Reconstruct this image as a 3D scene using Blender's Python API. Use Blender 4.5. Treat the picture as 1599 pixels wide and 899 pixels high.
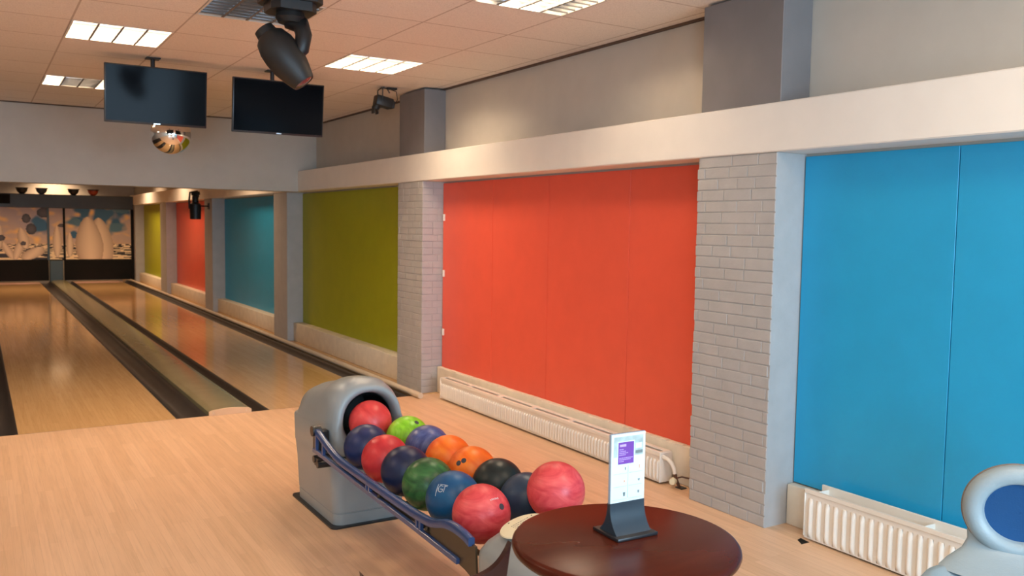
import bpy, bmesh, math, random
from mathutils import Vector, Matrix, noise
random.seed(7)
PI = math.pi
for o in list(bpy.data.objects): bpy.data.objects.remove(o)
S = bpy.context.scene
COL = S.collection

# ---------------------------------------------------------------- camera
YAW, PITCH, ROLL, FPX, CAMH = 0.5535, 0.0714, 0.0149, 1355.1, 1.514
fw = Vector((math.sin(YAW)*math.cos(PITCH), math.cos(YAW)*math.cos(PITCH), -math.sin(PITCH)))
rt = Vector((math.cos(YAW), -math.sin(YAW), 0)); up = rt.cross(fw)
r2 = rt*math.cos(ROLL)+up*math.sin(ROLL); u2 = -rt*math.sin(ROLL)+up*math.cos(ROLL)
cd = bpy.data.cameras.new('camera'); cam = bpy.data.objects.new('camera', cd); COL.objects.link(cam)
cam.matrix_world = Matrix(((r2.x, u2.x, -fw.x, 0), (r2.y, u2.y, -fw.y, 0), (r2.z, u2.z, -fw.z, CAMH), (0, 0, 0, 1)))
cd.sensor_width = 36; cd.lens = FPX/1599*36; cd.clip_start = 0.02
S.camera = cam
cd.dof.use_dof = True; cd.dof.focus_distance = 3.0; cd.dof.aperture_fstop = 6.5

# ---------------------------------------------------------------- world, view, big lights
W = bpy.data.worlds.new('world'); S.world = W; W.use_nodes = True
bg = W.node_tree.nodes['Background']; bg.inputs[0].default_value = (0.62, 0.80, 1.0, 1); bg.inputs[1].default_value = 1.5
S.view_settings.view_transform = 'Standard'; S.view_settings.look = 'None'
S.view_settings.exposure = 0.0; S.view_settings.gamma = 1; S.view_settings.use_curve_mapping = False

def area(name, loc, target, sx, sy, power, col, spread=PI):
    l = bpy.data.lights.new(name, 'AREA'); l.shape = 'RECTANGLE'; l.size = sx; l.size_y = sy
    l.energy = power; l.color = col; l.spread = spread
    o = bpy.data.objects.new(name, l); COL.objects.link(o); o.location = loc
    o.rotation_euler = (Vector(target)-Vector(loc)).to_track_quat('-Z', 'Y').to_euler()
    return o
DAY = (0.50, 0.76, 1.0); WARM = (1.0, 0.76, 0.53); WARM2 = (1.0, 0.66, 0.40)
# daylight through the two windows in the wall behind the viewer
area('window_daylight', (-1.9, -3.22, 1.6), (-1.9, 5, 1.3), 2.3, 1.5, 150, DAY)
area('window_daylight', (1.95, -3.22, 1.6), (1.95, 5, 1.3), 2.6, 1.5, 230, DAY)
# the ceiling lamps over the far lanes, hidden behind the header
for (x, y, pw) in ((2.5, 12.4, 24), (2.7, 17.2, 28), (0.6, 21.2, 42), (2.7, 21.2, 38), (0, 15, 24), (1.7, 24.4, 34)):
    area('lane_lamp', (x, y, 2.66), (x, y, 0), 0.6, 0.6, pw, WARM2, math.radians(140))

# ---------------------------------------------------------------- materials
MATS = {}
def newmat(name):
    m = bpy.data.materials.new(name); m.use_nodes = True
    nt = m.node_tree; b = nt.nodes['Principled BSDF']
    MATS[name] = m
    return m, nt, b
def coords(nt, scale=(1, 1, 1), rot=(0, 0, 0), kind='Object'):
    tc = nt.nodes.new('ShaderNodeTexCoord'); mp = nt.nodes.new('ShaderNodeMapping')
    mp.inputs['Scale'].default_value = scale; mp.inputs['Rotation'].default_value = rot
    nt.links.new(tc.outputs[kind], mp.inputs['Vector']); return mp.outputs['Vector']
def nz(nt, vec, scale=5, detail=4, rough=0.5, dist=0):
    n = nt.nodes.new('ShaderNodeTexNoise'); n.inputs['Scale'].default_value = scale
    n.inputs['Detail'].default_value = detail; n.inputs['Roughness'].default_value = rough; n.inputs['Distortion'].default_value = dist
    if vec: nt.links.new(vec, n.inputs['Vector'])
    return n.outputs['Fac']
def ramp(nt, fac, stops):
    r = nt.nodes.new('ShaderNodeValToRGB'); els = r.color_ramp.elements
    while len(els) < len(stops): els.new(0.5)
    for e, (p, c) in zip(els, stops): e.position = p; e.color = (*c, 1)
    nt.links.new(fac, r.inputs['Fac']); return r.outputs['Color']
def bump(nt, b, h, strength=0.3, dist=0.01):
    n = nt.nodes.new('ShaderNodeBump'); n.inputs['Strength'].default_value = strength; n.inputs['Distance'].default_value = dist
    nt.links.new(h, n.inputs['Height']); nt.links.new(n.outputs['Normal'], b.inputs['Normal'])
def mat(name, col, rough=0.5, metal=0, var=0.06, vscale=6, bmp=0.0, bscale=60, spec=None, coat=0, emit=None, es=0, trans=0, alpha=1):
    m, nt, b = newmat(name)
    b.inputs['Roughness'].default_value = rough; b.inputs['Metallic'].default_value = metal
    v = coords(nt)
    lo = tuple(max(0, c*(1-var)) for c in col); hi = tuple(min(1, c*(1+var)) for c in col)
    c = ramp(nt, nz(nt, v, vscale, 5), [(0.3, lo), (0.7, hi)])
    nt.links.new(c, b.inputs['Base Color'])
    if bmp: bump(nt, b, nz(nt, v, bscale, 4), bmp, 0.004)
    if spec is not None: b.inputs['Specular IOR Level'].default_value = spec
    if coat: b.inputs['Coat Weight'].default_value = coat; b.inputs['Coat Roughness'].default_value = 0.12
    if emit: b.inputs['Emission Color'].default_value = (*emit, 1); b.inputs['Emission Strength'].default_value = es
    if trans: b.inputs['Transmission Weight'].default_value = trans
    return m

def wood_floor(name, cols, rough, width=0.0365, bm=0.0):
    m, nt, b = newmat(name)
    v = coords(nt)
    br = nt.nodes.new('ShaderNodeTexBrick'); br.offset = 0.37; br.offset_frequency = 3
    rotv = coords(nt, rot=(0, 0, PI/2))
    nt.links.new(rotv, br.inputs['Vector'])
    br.inputs['Color1'].default_value = (*cols[0], 1); br.inputs['Color2'].default_value = (*cols[1], 1)
    br.inputs['Mortar'].default_value = (*[c*0.86 for c in cols[0]], 1)
    br.inputs['Scale'].default_value = 1; br.inputs['Mortar Size'].default_value = 0.0006; br.inputs['Bias'].default_value = 0.0
    br.inputs['Brick Width'].default_value = 0.9; br.inputs['Row Height'].default_value = width
    g = nz(nt, coords(nt, (70, 3.0, 1)), 1.0, 6, 0.65, 0.6)
    gc = ramp(nt, g, [(0.25, (0.72, 0.66, 0.60)), (0.55, (1, 1, 1)), (0.85, (1.0, 0.96, 0.9))])
    mx = nt.nodes.new('ShaderNodeMixRGB'); mx.blend_type = 'MULTIPLY'; mx.inputs[0].default_value = 0.5
    nt.links.new(br.outputs['Color'], mx.inputs[1]); nt.links.new(gc, mx.inputs[2])
    nt.links.new(mx.outputs[0], b.inputs['Base Color'])
    rr = nt.nodes.new('ShaderNodeMapRange'); rr.inputs['To Min'].default_value = rough*0.8; rr.inputs['To Max'].default_value = rough*1.3
    nt.links.new(nz(nt, v, 2.5, 3), rr.inputs['Value']); nt.links.new(rr.outputs[0], b.inputs['Roughness'])
    return m

wood_floor('approach_wood', [(0.68, 0.435, 0.26), (0.77, 0.51, 0.325)], 0.36)
wood_floor('lane_wood', [(0.60, 0.37, 0.17), (0.66, 0.42, 0.20)], 0.10, 0.027)
mat('white_plaster', (0.55, 0.51, 0.45), 0.75, var=0.03, bmp=0.12, bscale=40)
mat('header_plaster', (0.55, 0.51, 0.45), 0.75, var=0.03, bmp=0.1, bscale=30)
mat('beam_white', (0.84, 0.80, 0.74), 0.6, var=0.02, bmp=0.08, bscale=25)
mat('brick_paint', (0.44, 0.43, 0.42), 0.62, var=0.05, vscale=9, bmp=0.35, bscale=55)
mat('pillar_smooth', (0.20, 0.185, 0.185), 0.6, var=0.05, bmp=0.1, bscale=40)
mat('panel_red', (0.80, 0.115, 0.065), 0.36, var=0.03, bmp=0.05, bscale=80)
mat('panel_blue', (0.016, 0.36, 0.66), 0.36, var=0.03, bmp=0.05, bscale=80)
mat('panel_green', (0.36, 0.39, 0.008), 0.5, var=0.04, bmp=0.05, bscale=80)
mat('ledge_cream', (0.80, 0.72, 0.58), 0.6, var=0.08, vscale=9, bmp=0.2)
mat('radiator_white', (0.86, 0.82, 0.74), 0.35, var=0.02)
mat('radiator_inner', (0.45, 0.43, 0.38), 0.6)
mat('black_metal', (0.012, 0.011, 0.011), 0.45, var=0.15)
mat('black_plastic', (0.016, 0.016, 0.018), 0.35, var=0.1)
mat('gutter_black', (0.022, 0.018, 0.016), 0.5, var=0.2)
mat('cap_plastic', (0.23, 0.205, 0.115), 0.25, var=0.06)
mat('cap_end', (0.72, 0.52, 0.34), 0.5)
mat('pipe_cream', (0.66, 0.55, 0.42), 0.45)
mat('screen_glass', (0.003, 0.004, 0.006), 0.10, var=0.05, spec=0.035)
mat('chrome', (0.85, 0.83, 0.8), 0.07, metal=1, var=0.02)
mat('louvre_edge_shade', (0.16, 0.15, 0.14), 0.5)  # dark grey stands in for the shaded part of the louvre slats
mat('louvre_metal', (0.72, 0.74, 0.78), 0.25, metal=1, var=0.03)
mat('lamp_backing', (0.75, 0.72, 0.66), 0.4)
mat('grey_shell', (0.29, 0.32, 0.33), 0.38, var=0.05, bmp=0.06, bscale=150)
mat('seat_shell', (0.30, 0.375, 0.41), 0.4, var=0.08, bmp=0.2, bscale=120)
mat('seat_blue', (0.001, 0.060, 0.19), 0.8, var=0.1, bmp=0.2, bscale=200)
mat('rail_blue', (0.030, 0.070, 0.20), 0.28, var=0.08, coat=0.2)
mat('bracket_brown', (0.045, 0.032, 0.018), 0.35, var=0.2)
mat('disc_cream', (0.86, 0.80, 0.58), 0.5, var=0.02)
mat('ink', (0.04, 0.04, 0.05), 0.6)
mat('letter_white', (0.75, 0.78, 0.78), 0.5)
mat('mask_metal', (0.055, 0.052, 0.042), 0.4, metal=0.3, var=0.2, vscale=1.2)
mat('mask_black', (0.008, 0.008, 0.007), 0.7, spec=0.15)
mat('post_blue', (0.055, 0.09, 0.11), 0.45)
mat('knob_cream', (0.80, 0.74, 0.52), 0.45)
mat('valve_brass', (0.12, 0.06, 0.04), 0.4, metal=0.4)
mat('lens_glass', (0.12, 0.05, 0.05), 0.08, spec=0.8)
mat('head_grey', (0.014, 0.013, 0.012), 0.5, var=0.1)
mat('led_red', (0.35, 0.02, 0.01), 0.4)
mat('paper', (0.68, 0.80, 0.80), 0.35, var=0.02)
mat('acrylic_edge', (0.30, 0.38, 0.48), 0.15, var=0.05)
mat('print_purple', (0.17, 0.05, 0.36), 0.4, var=0.1)
mat('print_lilac', (0.52, 0.38, 0.80), 0.4)
mat('print_grey', (0.40, 0.50, 0.49), 0.5, var=0.25, vscale=40)
mat('print_dark', (0.16, 0.20, 0.20), 0.5)
mat('print_peach', (0.7, 0.4, 0.25), 0.5)
mat('holder_dark', (0.020, 0.036, 0.052), 0.3, var=0.1)
mat('lamp_red', (0.35, 0.05, 0.02), 0.4)
mat('lamp_blue', (0.03, 0.05, 0.09), 0.4)
mat('edge_brown', (0.20, 0.15, 0.12), 0.6)
mat('seam_dark', (0.10, 0.06, 0.04), 0.7)
mat('window_frame_white', (0.8, 0.8, 0.78), 0.4)
m, nt, b = newmat('tube_glow'); b.inputs['Emission Color'].default_value = (1.0, 0.80, 0.52, 1); b.inputs['Emission Strength'].default_value = 14
m, nt, b = newmat('pit_glow'); b.inputs['Emission Color'].default_value = (0.75, 0.35, 0.6, 1); b.inputs['Emission Strength'].default_value = 1.2
m, nt, b = newmat('window_glass'); b.inputs['Transmission Weight'].default_value = 1; b.inputs['Roughness'].default_value = 0; b.inputs['IOR'].default_value = 1.0; b.inputs['Base Color'].default_value = (1, 1, 1, 1)
# dark wood table
m, nt, b = newmat('table_wood')
c = ramp(nt, nz(nt, coords(nt, (3, 14, 3)), 1.2, 3, 0.5, 0.0), [(0.3, (0.058, 0.0095, 0.004)), (0.7, (0.080, 0.014, 0.006))])
nt.links.new(c, b.inputs['Base Color']); b.inputs['Roughness'].default_value = 0.26; b.inputs['Specular IOR Level'].default_value = 0.13
m, nt, b = newmat('chair_wood')
c = ramp(nt, nz(nt, coords(nt, (6, 6, 30)), 1.2, 5), [(0.3, (0.022, 0.006, 0.005)), (0.7, (0.035, 0.009, 0.007))])
nt.links.new(c, b.inputs['Base Color']); b.inputs['Roughness'].default_value = 0.35; b.inputs['Specular IOR Level'].default_value = 0.25
# ceiling tiles: seams on the 0.595 m grid, fine specks
TX0, TY0, TP = 0.525, 4.20, 0.595
m, nt, b = newmat('ceiling_tile')
v = coords(nt)
br = nt.nodes.new('ShaderNodeTexBrick'); br.offset = 0
mp = nt.nodes.new('ShaderNodeMapping'); mp.inputs['Location'].default_value = (-TX0+TP*20, -TY0+TP*20, 0)
nt.links.new(v, mp.inputs['Vector']); nt.links.new(mp.outputs[0], br.inputs['Vector'])
br.inputs['Color1'].default_value = (0.87, 0.79, 0.72, 1); br.inputs['Color2'].default_value = (0.84, 0.76, 0.69, 1)
br.inputs['Mortar'].default_value = (0.56, 0.46, 0.39, 1); br.inputs['Scale'].default_value = 1
br.inputs['Mortar Size'].default_value = 0.006; br.inputs['Brick Width'].default_value = TP; br.inputs['Row Height'].default_value = TP
mx = nt.nodes.new('ShaderNodeMixRGB'); mx.blend_type = 'MULTIPLY'; mx.inputs[0].default_value = 0.35
nt.links.new(br.outputs['Color'], mx.inputs[1]); nt.links.new(ramp(nt, nz(nt, v, 160, 3), [(0.35, (0.6, 0.6, 0.6)), (0.55, (1, 1, 1))]), mx.inputs[2])
nt.links.new(mx.outputs[0], b.inputs['Base Color']); b.inputs['Roughness'].default_value = 0.85
# picture printed on the masking unit
m, nt, b = newmat('mural_print')
at = nt.nodes.new('ShaderNodeVertexColor'); at.layer_name = 'print'
nt.links.new(at.outputs['Color'], b.inputs['Base Color']); b.inputs['Roughness'].default_value = 0.45
# swirled ball materials
def ball_mat(name, c1, c2, scale=3.0, rough=0.40, stretch=(1, 1, 1)):
    m, nt, b = newmat(name)
    f = nz(nt, coords(nt, stretch), scale, 5, 0.6, 2.2)
    nt.links.new(ramp(nt, f, [(0.32, c1), (0.5, tuple((p+q)/2 for p, q in zip(c1, c2))), (0.66, c2)]), b.inputs['Base Color'])
    b.inputs['Roughness'].default_value = max(rough, 0.36); b.inputs['Specular IOR Level'].default_value = 0.4
    return m

# ---------------------------------------------------------------- mesh helpers
def bx(bm, x0, x1, y0, y1, z0, z1, bev=0, seg=1):
    g = bmesh.ops.create_cube(bm, size=1); vs = g['verts']
    for v in vs: v.co = Vector(((x0+x1)/2+v.co.x*(x1-x0), (y0+y1)/2+v.co.y*(y1-y0), (z0+z1)/2+v.co.z*(z1-z0)))
    if bev:
        es = {e for v in vs for e in v.link_edges}
        bmesh.ops.bevel(bm, geom=list(es), offset=bev, segments=seg, affect='EDGES', profile=0.5)
def tube(bm, pts, r, n=10, cap=True):
    pts = [Vector(p) for p in pts]; rings = []; prev = None
    for i, p in enumerate(pts):
        if i == 0: t = pts[1]-pts[0]
        elif i == len(pts)-1: t = pts[-1]-pts[-2]
        else: t = (pts[i+1]-pts[i]).normalized()+(pts[i]-pts[i-1]).normalized()
        t.normalize()
        if prev is None:
            a = Vector((0, 0, 1)) if abs(t.z) < 0.9 else Vector((1, 0, 0)); u = t.cross(a).normalized()
        else: u = (prev-t*prev.dot(t)).normalized()
        prev = u; w = t.cross(u)
        rr = r[i] if isinstance(r, (list, tuple)) else r
        rings.append([bm.verts.new(p+u*math.cos(2*PI*k/n)*rr+w*math.sin(2*PI*k/n)*rr) for k in range(n)])
    for a, b_ in zip(rings, rings[1:]):
        for k in range(n): bm.faces.new((a[k], a[(k+1) % n], b_[(k+1) % n], b_[k]))
    if cap: bm.faces.new(rings[0][::-1]); bm.faces.new(rings[-1])
def lathe(bm, prof, n=32, M=None, cap=True):
    M = M or Matrix.Identity(4); rings = []
    for (r, z) in prof: rings.append([bm.verts.new(M @ Vector((r*math.cos(2*PI*k/n), r*math.sin(2*PI*k/n), z))) for k in range(n)])
    for a, b_ in zip(rings, rings[1:]):
        for k in range(n): bm.faces.new((a[k], a[(k+1) % n], b_[(k+1) % n], b_[k]))
    if cap: bm.faces.new(rings[0][::-1]); bm.faces.new(rings[-1])
def prism(bm, poly, axis, a0, a1):
    """poly: list of 2-D points; extruded along axis 'X','Y' or 'Z' from a0 to a1"""
    def P(p, a): return Vector({'X': (a, p[0], p[1]), 'Y': (p[0], a, p[1]), 'Z': (p[0], p[1], a)}[axis])
    A = [bm.verts.new(P(p, a0)) for p in poly]; B = [bm.verts.new(P(p, a1)) for p in poly]
    bm.faces.new(A); bm.faces.new(B[::-1]); n = len(poly)
    for k in range(n): bm.faces.new((A[k], B[k], B[(k+1) % n], A[(k+1) % n]))
def sphere(bm, c, r, u=48, v=24, sc=(1, 1, 1)):
    g = bmesh.ops.create_uvsphere(bm, u_segments=u, v_segments=v, radius=r)
    for q in g['verts']: q.co = Vector((c[0]+q.co.x*sc[0], c[1]+q.co.y*sc[1], c[2]+q.co.z*sc[2]))
def obj(name, bm, material, parent=None, smooth=False, loc=None, angle=40):
    if not name.startswith('wall_pillar'): bmesh.ops.recalc_face_normals(bm, faces=bm.faces)
    me = bpy.data.meshes.new(name); bm.to_mesh(me); bm.free()
    me.materials.append(MATS[material])
    if smooth:
        for p in me.polygons: p.use_smooth = True
        try: me.set_sharp_from_angle(angle=math.radians(angle))
        except Exception: pass
    o = bpy.data.objects.new(name, me); COL.objects.link(o)
    if loc is not None: o.location = loc
    if parent is not None: o.parent = parent
    return o
def B(): return bmesh.new()
def struct(name, bm, material, parent=None, smooth=False):
    o = obj(name, bm, material, parent, smooth)
    if parent is None: o['kind'] = 'structure'
    return o
def tag(o, label, cat, group=None):
    o['label'] = label; o['category'] = cat
    if group: o['group'] = group
    return o
def thing(name, label, cat, loc=(0, 0, 0), rz=0, group=None):
    o = bpy.data.objects.new(name, None); COL.objects.link(o); o.location = loc; o.rotation_euler = (0, 0, rz); o.empty_display_size = 0.1
    return tag(o, label, cat, group)
def dup(root, loc, label=None, group=None):
    r = root.copy(); COL.objects.link(r); r.location = loc
    if label: r['label'] = label
    if group: r['group'] = group
    for ch in list(root.children):
        c = ch.copy(); COL.objects.link(c); c.parent = r
        for g in ch.children:
            d = g.copy(); COL.objects.link(d); d.parent = c
    return r
def grid_surface(bm, fn, nu, nv, closed_u=False):
    vs = [[bm.verts.new(fn(i/(nu if closed_u else nu-1), j/(nv-1))) for j in range(nv)] for i in range(nu)]
    for i in range(nu if closed_u else nu-1):
        for j in range(nv-1):
            a = vs[i]; b_ = vs[(i+1) % nu]
            bm.faces.new((a[j], b_[j], b_[j+1], a[j+1]))
    return vs

# ---------------------------------------------------------------- dimensions (metres)
P, R = 3.372, 3.575            # pillar front plane, wall panel plane
ZB, ZT, ZC = 1.898, 2.140, 2.722
FOUL, YEND, YMASK = 6.923, 23.86, 23.5
L1a, L1b, L2a, L2b = 0.219, 1.273, 1.992, 3.046
XL, YB = -4.6, -3.3
PILL = [(-1.15, -0.56), (2.99, 3.54), (6.984, 7.511), (10.923, 11.5), (15.03, 15.6), (19.17, 19.84), (23.28, 24.9)]

# ---------------------------------------------------------------- floor and lanes
bm = B(); bx(bm, XL, 3.8, YB, FOUL, -0.2, 0); struct('floor', bm, 'approach_wood')
bm = B(); bx(bm, XL, L2b, FOUL, 25, -0.3, -0.12)
bx(bm, L2b, 3.27, FOUL, 25, -0.3, -0.12); struct('floor', bm, 'gutter_black')
bm = B(); bx(bm, 3.275, 3.8, FOUL, 25, -0.3, 0); struct('floor', bm, 'lane_wood')
def lane(x0, x1, label):
    bm = B(); bx(bm, x0, x1, FOUL+0.004, YEND, -0.119, 0.0)
    return tag(obj('bowling_lane', bm, 'lane_wood'), label, 'bowling lane')
lane(L1a, L1b, 'pale wooden bowling lane on the left, black gutters along both sides')
lane(L2a, L2b, 'pale wooden bowling lane nearest the coloured wall panels')
bm = B(); bx(bm, L1a-0.25-0.3-0.25-1.054, L1a-0.8, FOUL+0.004, YEND, -0.119, 0)
struct('trim_1', bm, 'lane_wood')
def gutter(x0, x1, label):
    bm = B(); n = 14; w = x1-x0
    poly = [(x0, -0.119), (x0, -0.004)]
    for k in range(n+1):
        t = k/n; poly.append((x0+0.012+(w-0.024)*t, -0.006-0.062*math.sin(PI*t)**0.8))
    poly += [(x1, -0.004), (x1, -0.119)]
    prism(bm, poly, 'Y', FOUL+0.004, YEND)
    return tag(obj('lane_gutter', bm, 'gutter_black', smooth=True, angle=60), label, 'gutter')
gutter(L1a-0.235, L1a, 'black gutter along the left side of the left lane')
gutter(L1b, 1.51, 'black gutter between the left lane and the raised divider')
gutter(1.84, L2a, 'black gutter between the raised divider and the right lane')
gutter(L2b, 3.24, 'black gutter along the wall side of the right lane')
t = thing('lane_divider', 'raised greenish lane divider with a cream end cap running between the two lanes', 'lane divider', (1.675, FOUL, 0))
bm = B(); pr = [(-0.163, -0.118), (-0.163, 0.028), (-0.148, 0.040)]+[(-0.148+0.296*k/8, 0.040+0.012*math.sin(PI*k/8)) for k in range(1, 8)]+[(0.148, 0.040), (0.163, 0.028), (0.163, -0.118)]
prism(bm, pr, 'Y', 0.0, YMASK-0.03-FOUL); obj('cover', bm, 'cap_plastic', t, True)
bm = B(); prism(bm, [(x*1.0, max(z, 0.0005)) for x, z in pr], 'Y', -0.022, -0.001); o = obj('end_cap', bm, 'cap_end', t); o['label'] = 'cream end cap'
for x in (-0.13, 0.12):
    bm = B(); lathe(bm, [(0.006, 0), (0.006, 0.004)], 10, Matrix.Translation((x, -0.022, 0.02)) @ Matrix.Rotation(PI/2, 4, 'X'))
    obj('screw', bm, 'chrome', t)
bm = B(); tube(bm, [(3.262, FOUL-0.16, 0.027), (3.262, YMASK-0.1, 0.027)], 0.026, 12)
tag(obj('edge_rail', bm, 'pipe_cream', smooth=True), 'long cream round rail lying on the floor beside the wall-side gutter', 'rail')
bm = B(); bx(bm, XL, L2b+0.2, FOUL-0.001, FOUL+0.0035, -0.02, 0.0006); struct('trim_2', bm, 'seam_dark')

# ---------------------------------------------------------------- walls and ceiling
bm = B(); bx(bm, R+0.02, R+0.25, YB-0.2, 25.2, -0.2, ZC+0.1); struct('wall_right', bm, 'white_plaster')
bm = B(); bx(bm, XL-0.2, XL, YB-0.2, 25.2, -0.2, ZC+0.1); struct('wall_left', bm, 'white_plaster')
bm = B(); bx(bm, XL, R+0.02, 24.9, 25.1, -0.2, ZC+0.1); struct('wall_far', bm, 'white_plaster')
bm = B()
wy0, wy1 = YB-0.2, YB
wins = [(-3.05, -0.75), (0.62, 3.28)]
bx(bm, XL, R+0.02, wy0, wy1, -0.2, 0.82); bx(bm, XL, R+0.02, wy0, wy1, 2.38, ZC+0.1)
for a, b_ in ((XL, wins[0][0]), (wins[0][1], wins[1][0]), (wins[1][1], R+0.02)): bx(bm, a, b_, wy0, wy1, 0.82, 2.38)
struct('wall_back', bm, 'white_plaster')
for i, (a, b_) in enumerate(wins):
    bm = B()
    for c, d in ((a, a+0.06), (b_-0.06, b_), ((a+b_)/2-0.03, (a+b_)/2+0.03)): bx(bm, c, d, wy0+0.05, wy0+0.12, 0.82, 2.38)
    bx(bm, a+.06, b_-.06, wy0+0.05, wy0+0.12, 0.82, 0.88); bx(bm, a+.06, b_-.06, wy0+0.05, wy0+0.12, 2.32, 2.38)
    w = struct('window_%d' % (i+1), bm, 'window_frame_white')
    bm = B(); bx(bm, a+.05, b_-.05, wy0+0.08, wy0+0.085, 0.86, 2.34); obj('pane', bm, 'window_glass', w)
LIGHTS = [(0, 3), (1, 1), (3, 3), (3, -1), (0, 7)]
bm = B(); ys = sorted({YB-0.2, 25.2}.union(*[{TY0+TP*j, TY0+TP*(j+1)} for i, j in LIGHTS]))
for a, b_ in zip(ys, ys[1:]):
    cuts = sorted(i for i, j in LIGHTS if abs(TY0+TP*j-a) < 1e-4)
    x = XL-0.2
    for i in cuts:
        bx(bm, x, TX0+TP*i, a, b_, ZC, ZC+0.02); x = TX0+TP*(i+1)
    bx(bm, x, R+0.25, a, b_, ZC, ZC+0.02)
bx(bm, XL-0.2, R+0.25, YB-0.2, 25.2, ZC+0.11, ZC+0.2)
for (x0_, x1_, y0_, y1_) in ((XL-0.2, XL-0.15, YB-0.2, 25.2), (R+0.2, R+0.25, YB-0.2, 25.2), (XL-0.2, R+0.25, YB-0.2, YB-0.15), (XL-0.2, R+0.25, 25.15, 25.2)): bx(bm, x0_, x1_, y0_, y1_, ZC+0.02, ZC+0.11)
struct('ceiling', bm, 'ceiling_tile')
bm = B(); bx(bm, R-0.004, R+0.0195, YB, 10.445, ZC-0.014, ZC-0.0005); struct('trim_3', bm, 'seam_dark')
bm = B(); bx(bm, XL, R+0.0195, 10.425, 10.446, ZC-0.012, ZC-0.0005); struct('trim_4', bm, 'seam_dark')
# header wall hanging over the lanes
bm = B(); bx(bm, XL+0.001, P-0.002, 10.446, 10.70, 1.892, ZC-0.001); bx(bm, P-0.002, R+0.0195, 10.446, 10.70, ZT+0.001, ZC-0.001)
struct('wall_header', bm, 'header_plaster')
# beam
bm = B(); bx(bm, P-0.012, R+0.0195, YB+0.001, 24.0, ZB, ZT, 0.006); struct('wall_beam', bm, 'beam_white')

# pillars: painted brick, laid course by course
def pillar(y0, y1, idx, brick=True):
    bm = B()
    ins = 0.0042 if brick else 0.0
    bx(bm, P+ins, R+0.0195, y0+(ins if idx == 3 else 0.0), y1-ins, 0, ZB-0.001)
    if brick:
        H = 0.059; n = int(round(ZB/H)); H = ZB/n
        for k in range(n):
            z0 = k*H+0.0024; z1 = (k+1)*H-0.0024
            if k == n-1: z1 = ZB-0.001
            y = y0-(0.11 if k % 2 else 0.0)-(0.05 if k % 3 == 0 else 0); L = 0.225
            first = True
            while y < y1-0.002:
                a = max(y, y0+(random.uniform(-0.002, 0.002) if idx == 3 else 0.0006)); L = random.uniform(0.12, 0.25); b_ = min(y+L-0.003, y1+random.uniform(-0.003, 0.003)); y += L
                if b_-a < 0.012: continue
                j = random.uniform(-0.0007, 0.0007)
                bx(bm, P+j, P+0.1, a, b_, z0, z1, 0.0034, 2)
                if a < y0+0.003 and idx == 3 and b_ > 0:   # the near reveal
                    xx = P+0.1+random.choice((0, .05))
                    bx(bm, xx+0.004, R+0.015, y0+random.uniform(0, 0.002), y0+0.08, z0, z1, 0.0026, 2)
                    bx(bm, P+0.06, xx-0.002, y0+0.001, y0+0.08, z0, z1, 0.0026, 2)
    return struct('wall_pillar_%d' % idx, bm, 'brick_paint') if brick else struct('wall_pillar_%d' % idx, bm, 'brick_paint')
for i, (a, b_) in enumerate(PILL):
    pillar(a, b_, i+1, i in (1, 2))
    if i < 3:
        bm = B(); off = -0.012
        bx(bm, P-off+0.0, R+0.0195, a-0.0, b_, ZT+0.001, ZC-0.016 if True else ZC, 0.003)
        struct('wall_pillar_%d' % (i+11), bm, 'pillar_smooth')

# coloured wall panels: boards with thin joints
def panel(y0, y1, z0, material, seams, label):
    bm = B(); ys = [y0]+sorted(seams)+[y1]
    for a, b_ in zip(ys, ys[1:]):
        bx(bm, R, R+0.0185, a+0.002, b_-0.002, z0, ZB-0.014, 0.0015)
    t = obj('wall_panel', bm, material); tag(t, label, 'wall panel'); return t
panel(-0.55, 2.985, 0.216, 'panel_blue', [0.45, 1.31, 2.173], 'large bright blue wall panel nearest the viewer behind the ribbed radiator')
panel(3.55, 6.98, 0.222, 'panel_red', [4.36, 5.29, 6.095], 'large coral red wall panel between the two brick pillars')
panel(7.52, 10.918, 0.2, 'panel_green', [], 'large olive green wall panel right of the header wall')
panel(11.51, 15.025, 0.2, 'panel_blue', [], 'dim blue wall panel beyond the header wall')
panel(15.61, 19.165, 0.2, 'panel_red', [], 'small distant red wall panel behind the black spotlight')
panel(19.85, 23.275, 0.2, 'panel_green', [], 'small distant green wall panel beside the dark masking unit')
def ledge(y0, y1, x, h, label, rough=False):
    bm = B()
    n = int((y1-y0)/0.07)
    bx(bm, x, R+0.019, y0, y1, 0, h-0.002 if not rough else h-0.006, 0.006, 2)
    if rough:
        for k in range(n):
            a = y0+(y1-y0)*k/n; b_ = y0+(y1-y0)*(k+1)/n
            bx(bm, x+random.uniform(0.0, 0.006), x+0.04, a+0.002, b_-0.002, h-0.03, h+random.uniform(-0.003, 0.002), 0.004, 2)
    tag(obj('wall_ledge', bm, 'ledge_cream', smooth=True), label, 'wall ledge')
ledge(-0.55, 2.985, 3.531, 0.212, 'cream plinth below the bright blue panel behind the ribbed radiator')
ledge(3.545, 6.975, 3.525, 0.236, 'uneven cream plinth below the coral red panel', True)
ledge(7.515, 10.918, 3.45, 0.235, 'cream plinth below the large olive green panel')
ledge(11.505, 15.025, 3.45, 0.22, 'cream plinth below the dim blue panel beyond the header')
ledge(15.605, 19.165, 3.45, 0.22, 'cream plinth below the distant red panel')
ledge(19.845, 23.275, 3.45, 0.22, 'cream plinth below the distant green panel')
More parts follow.
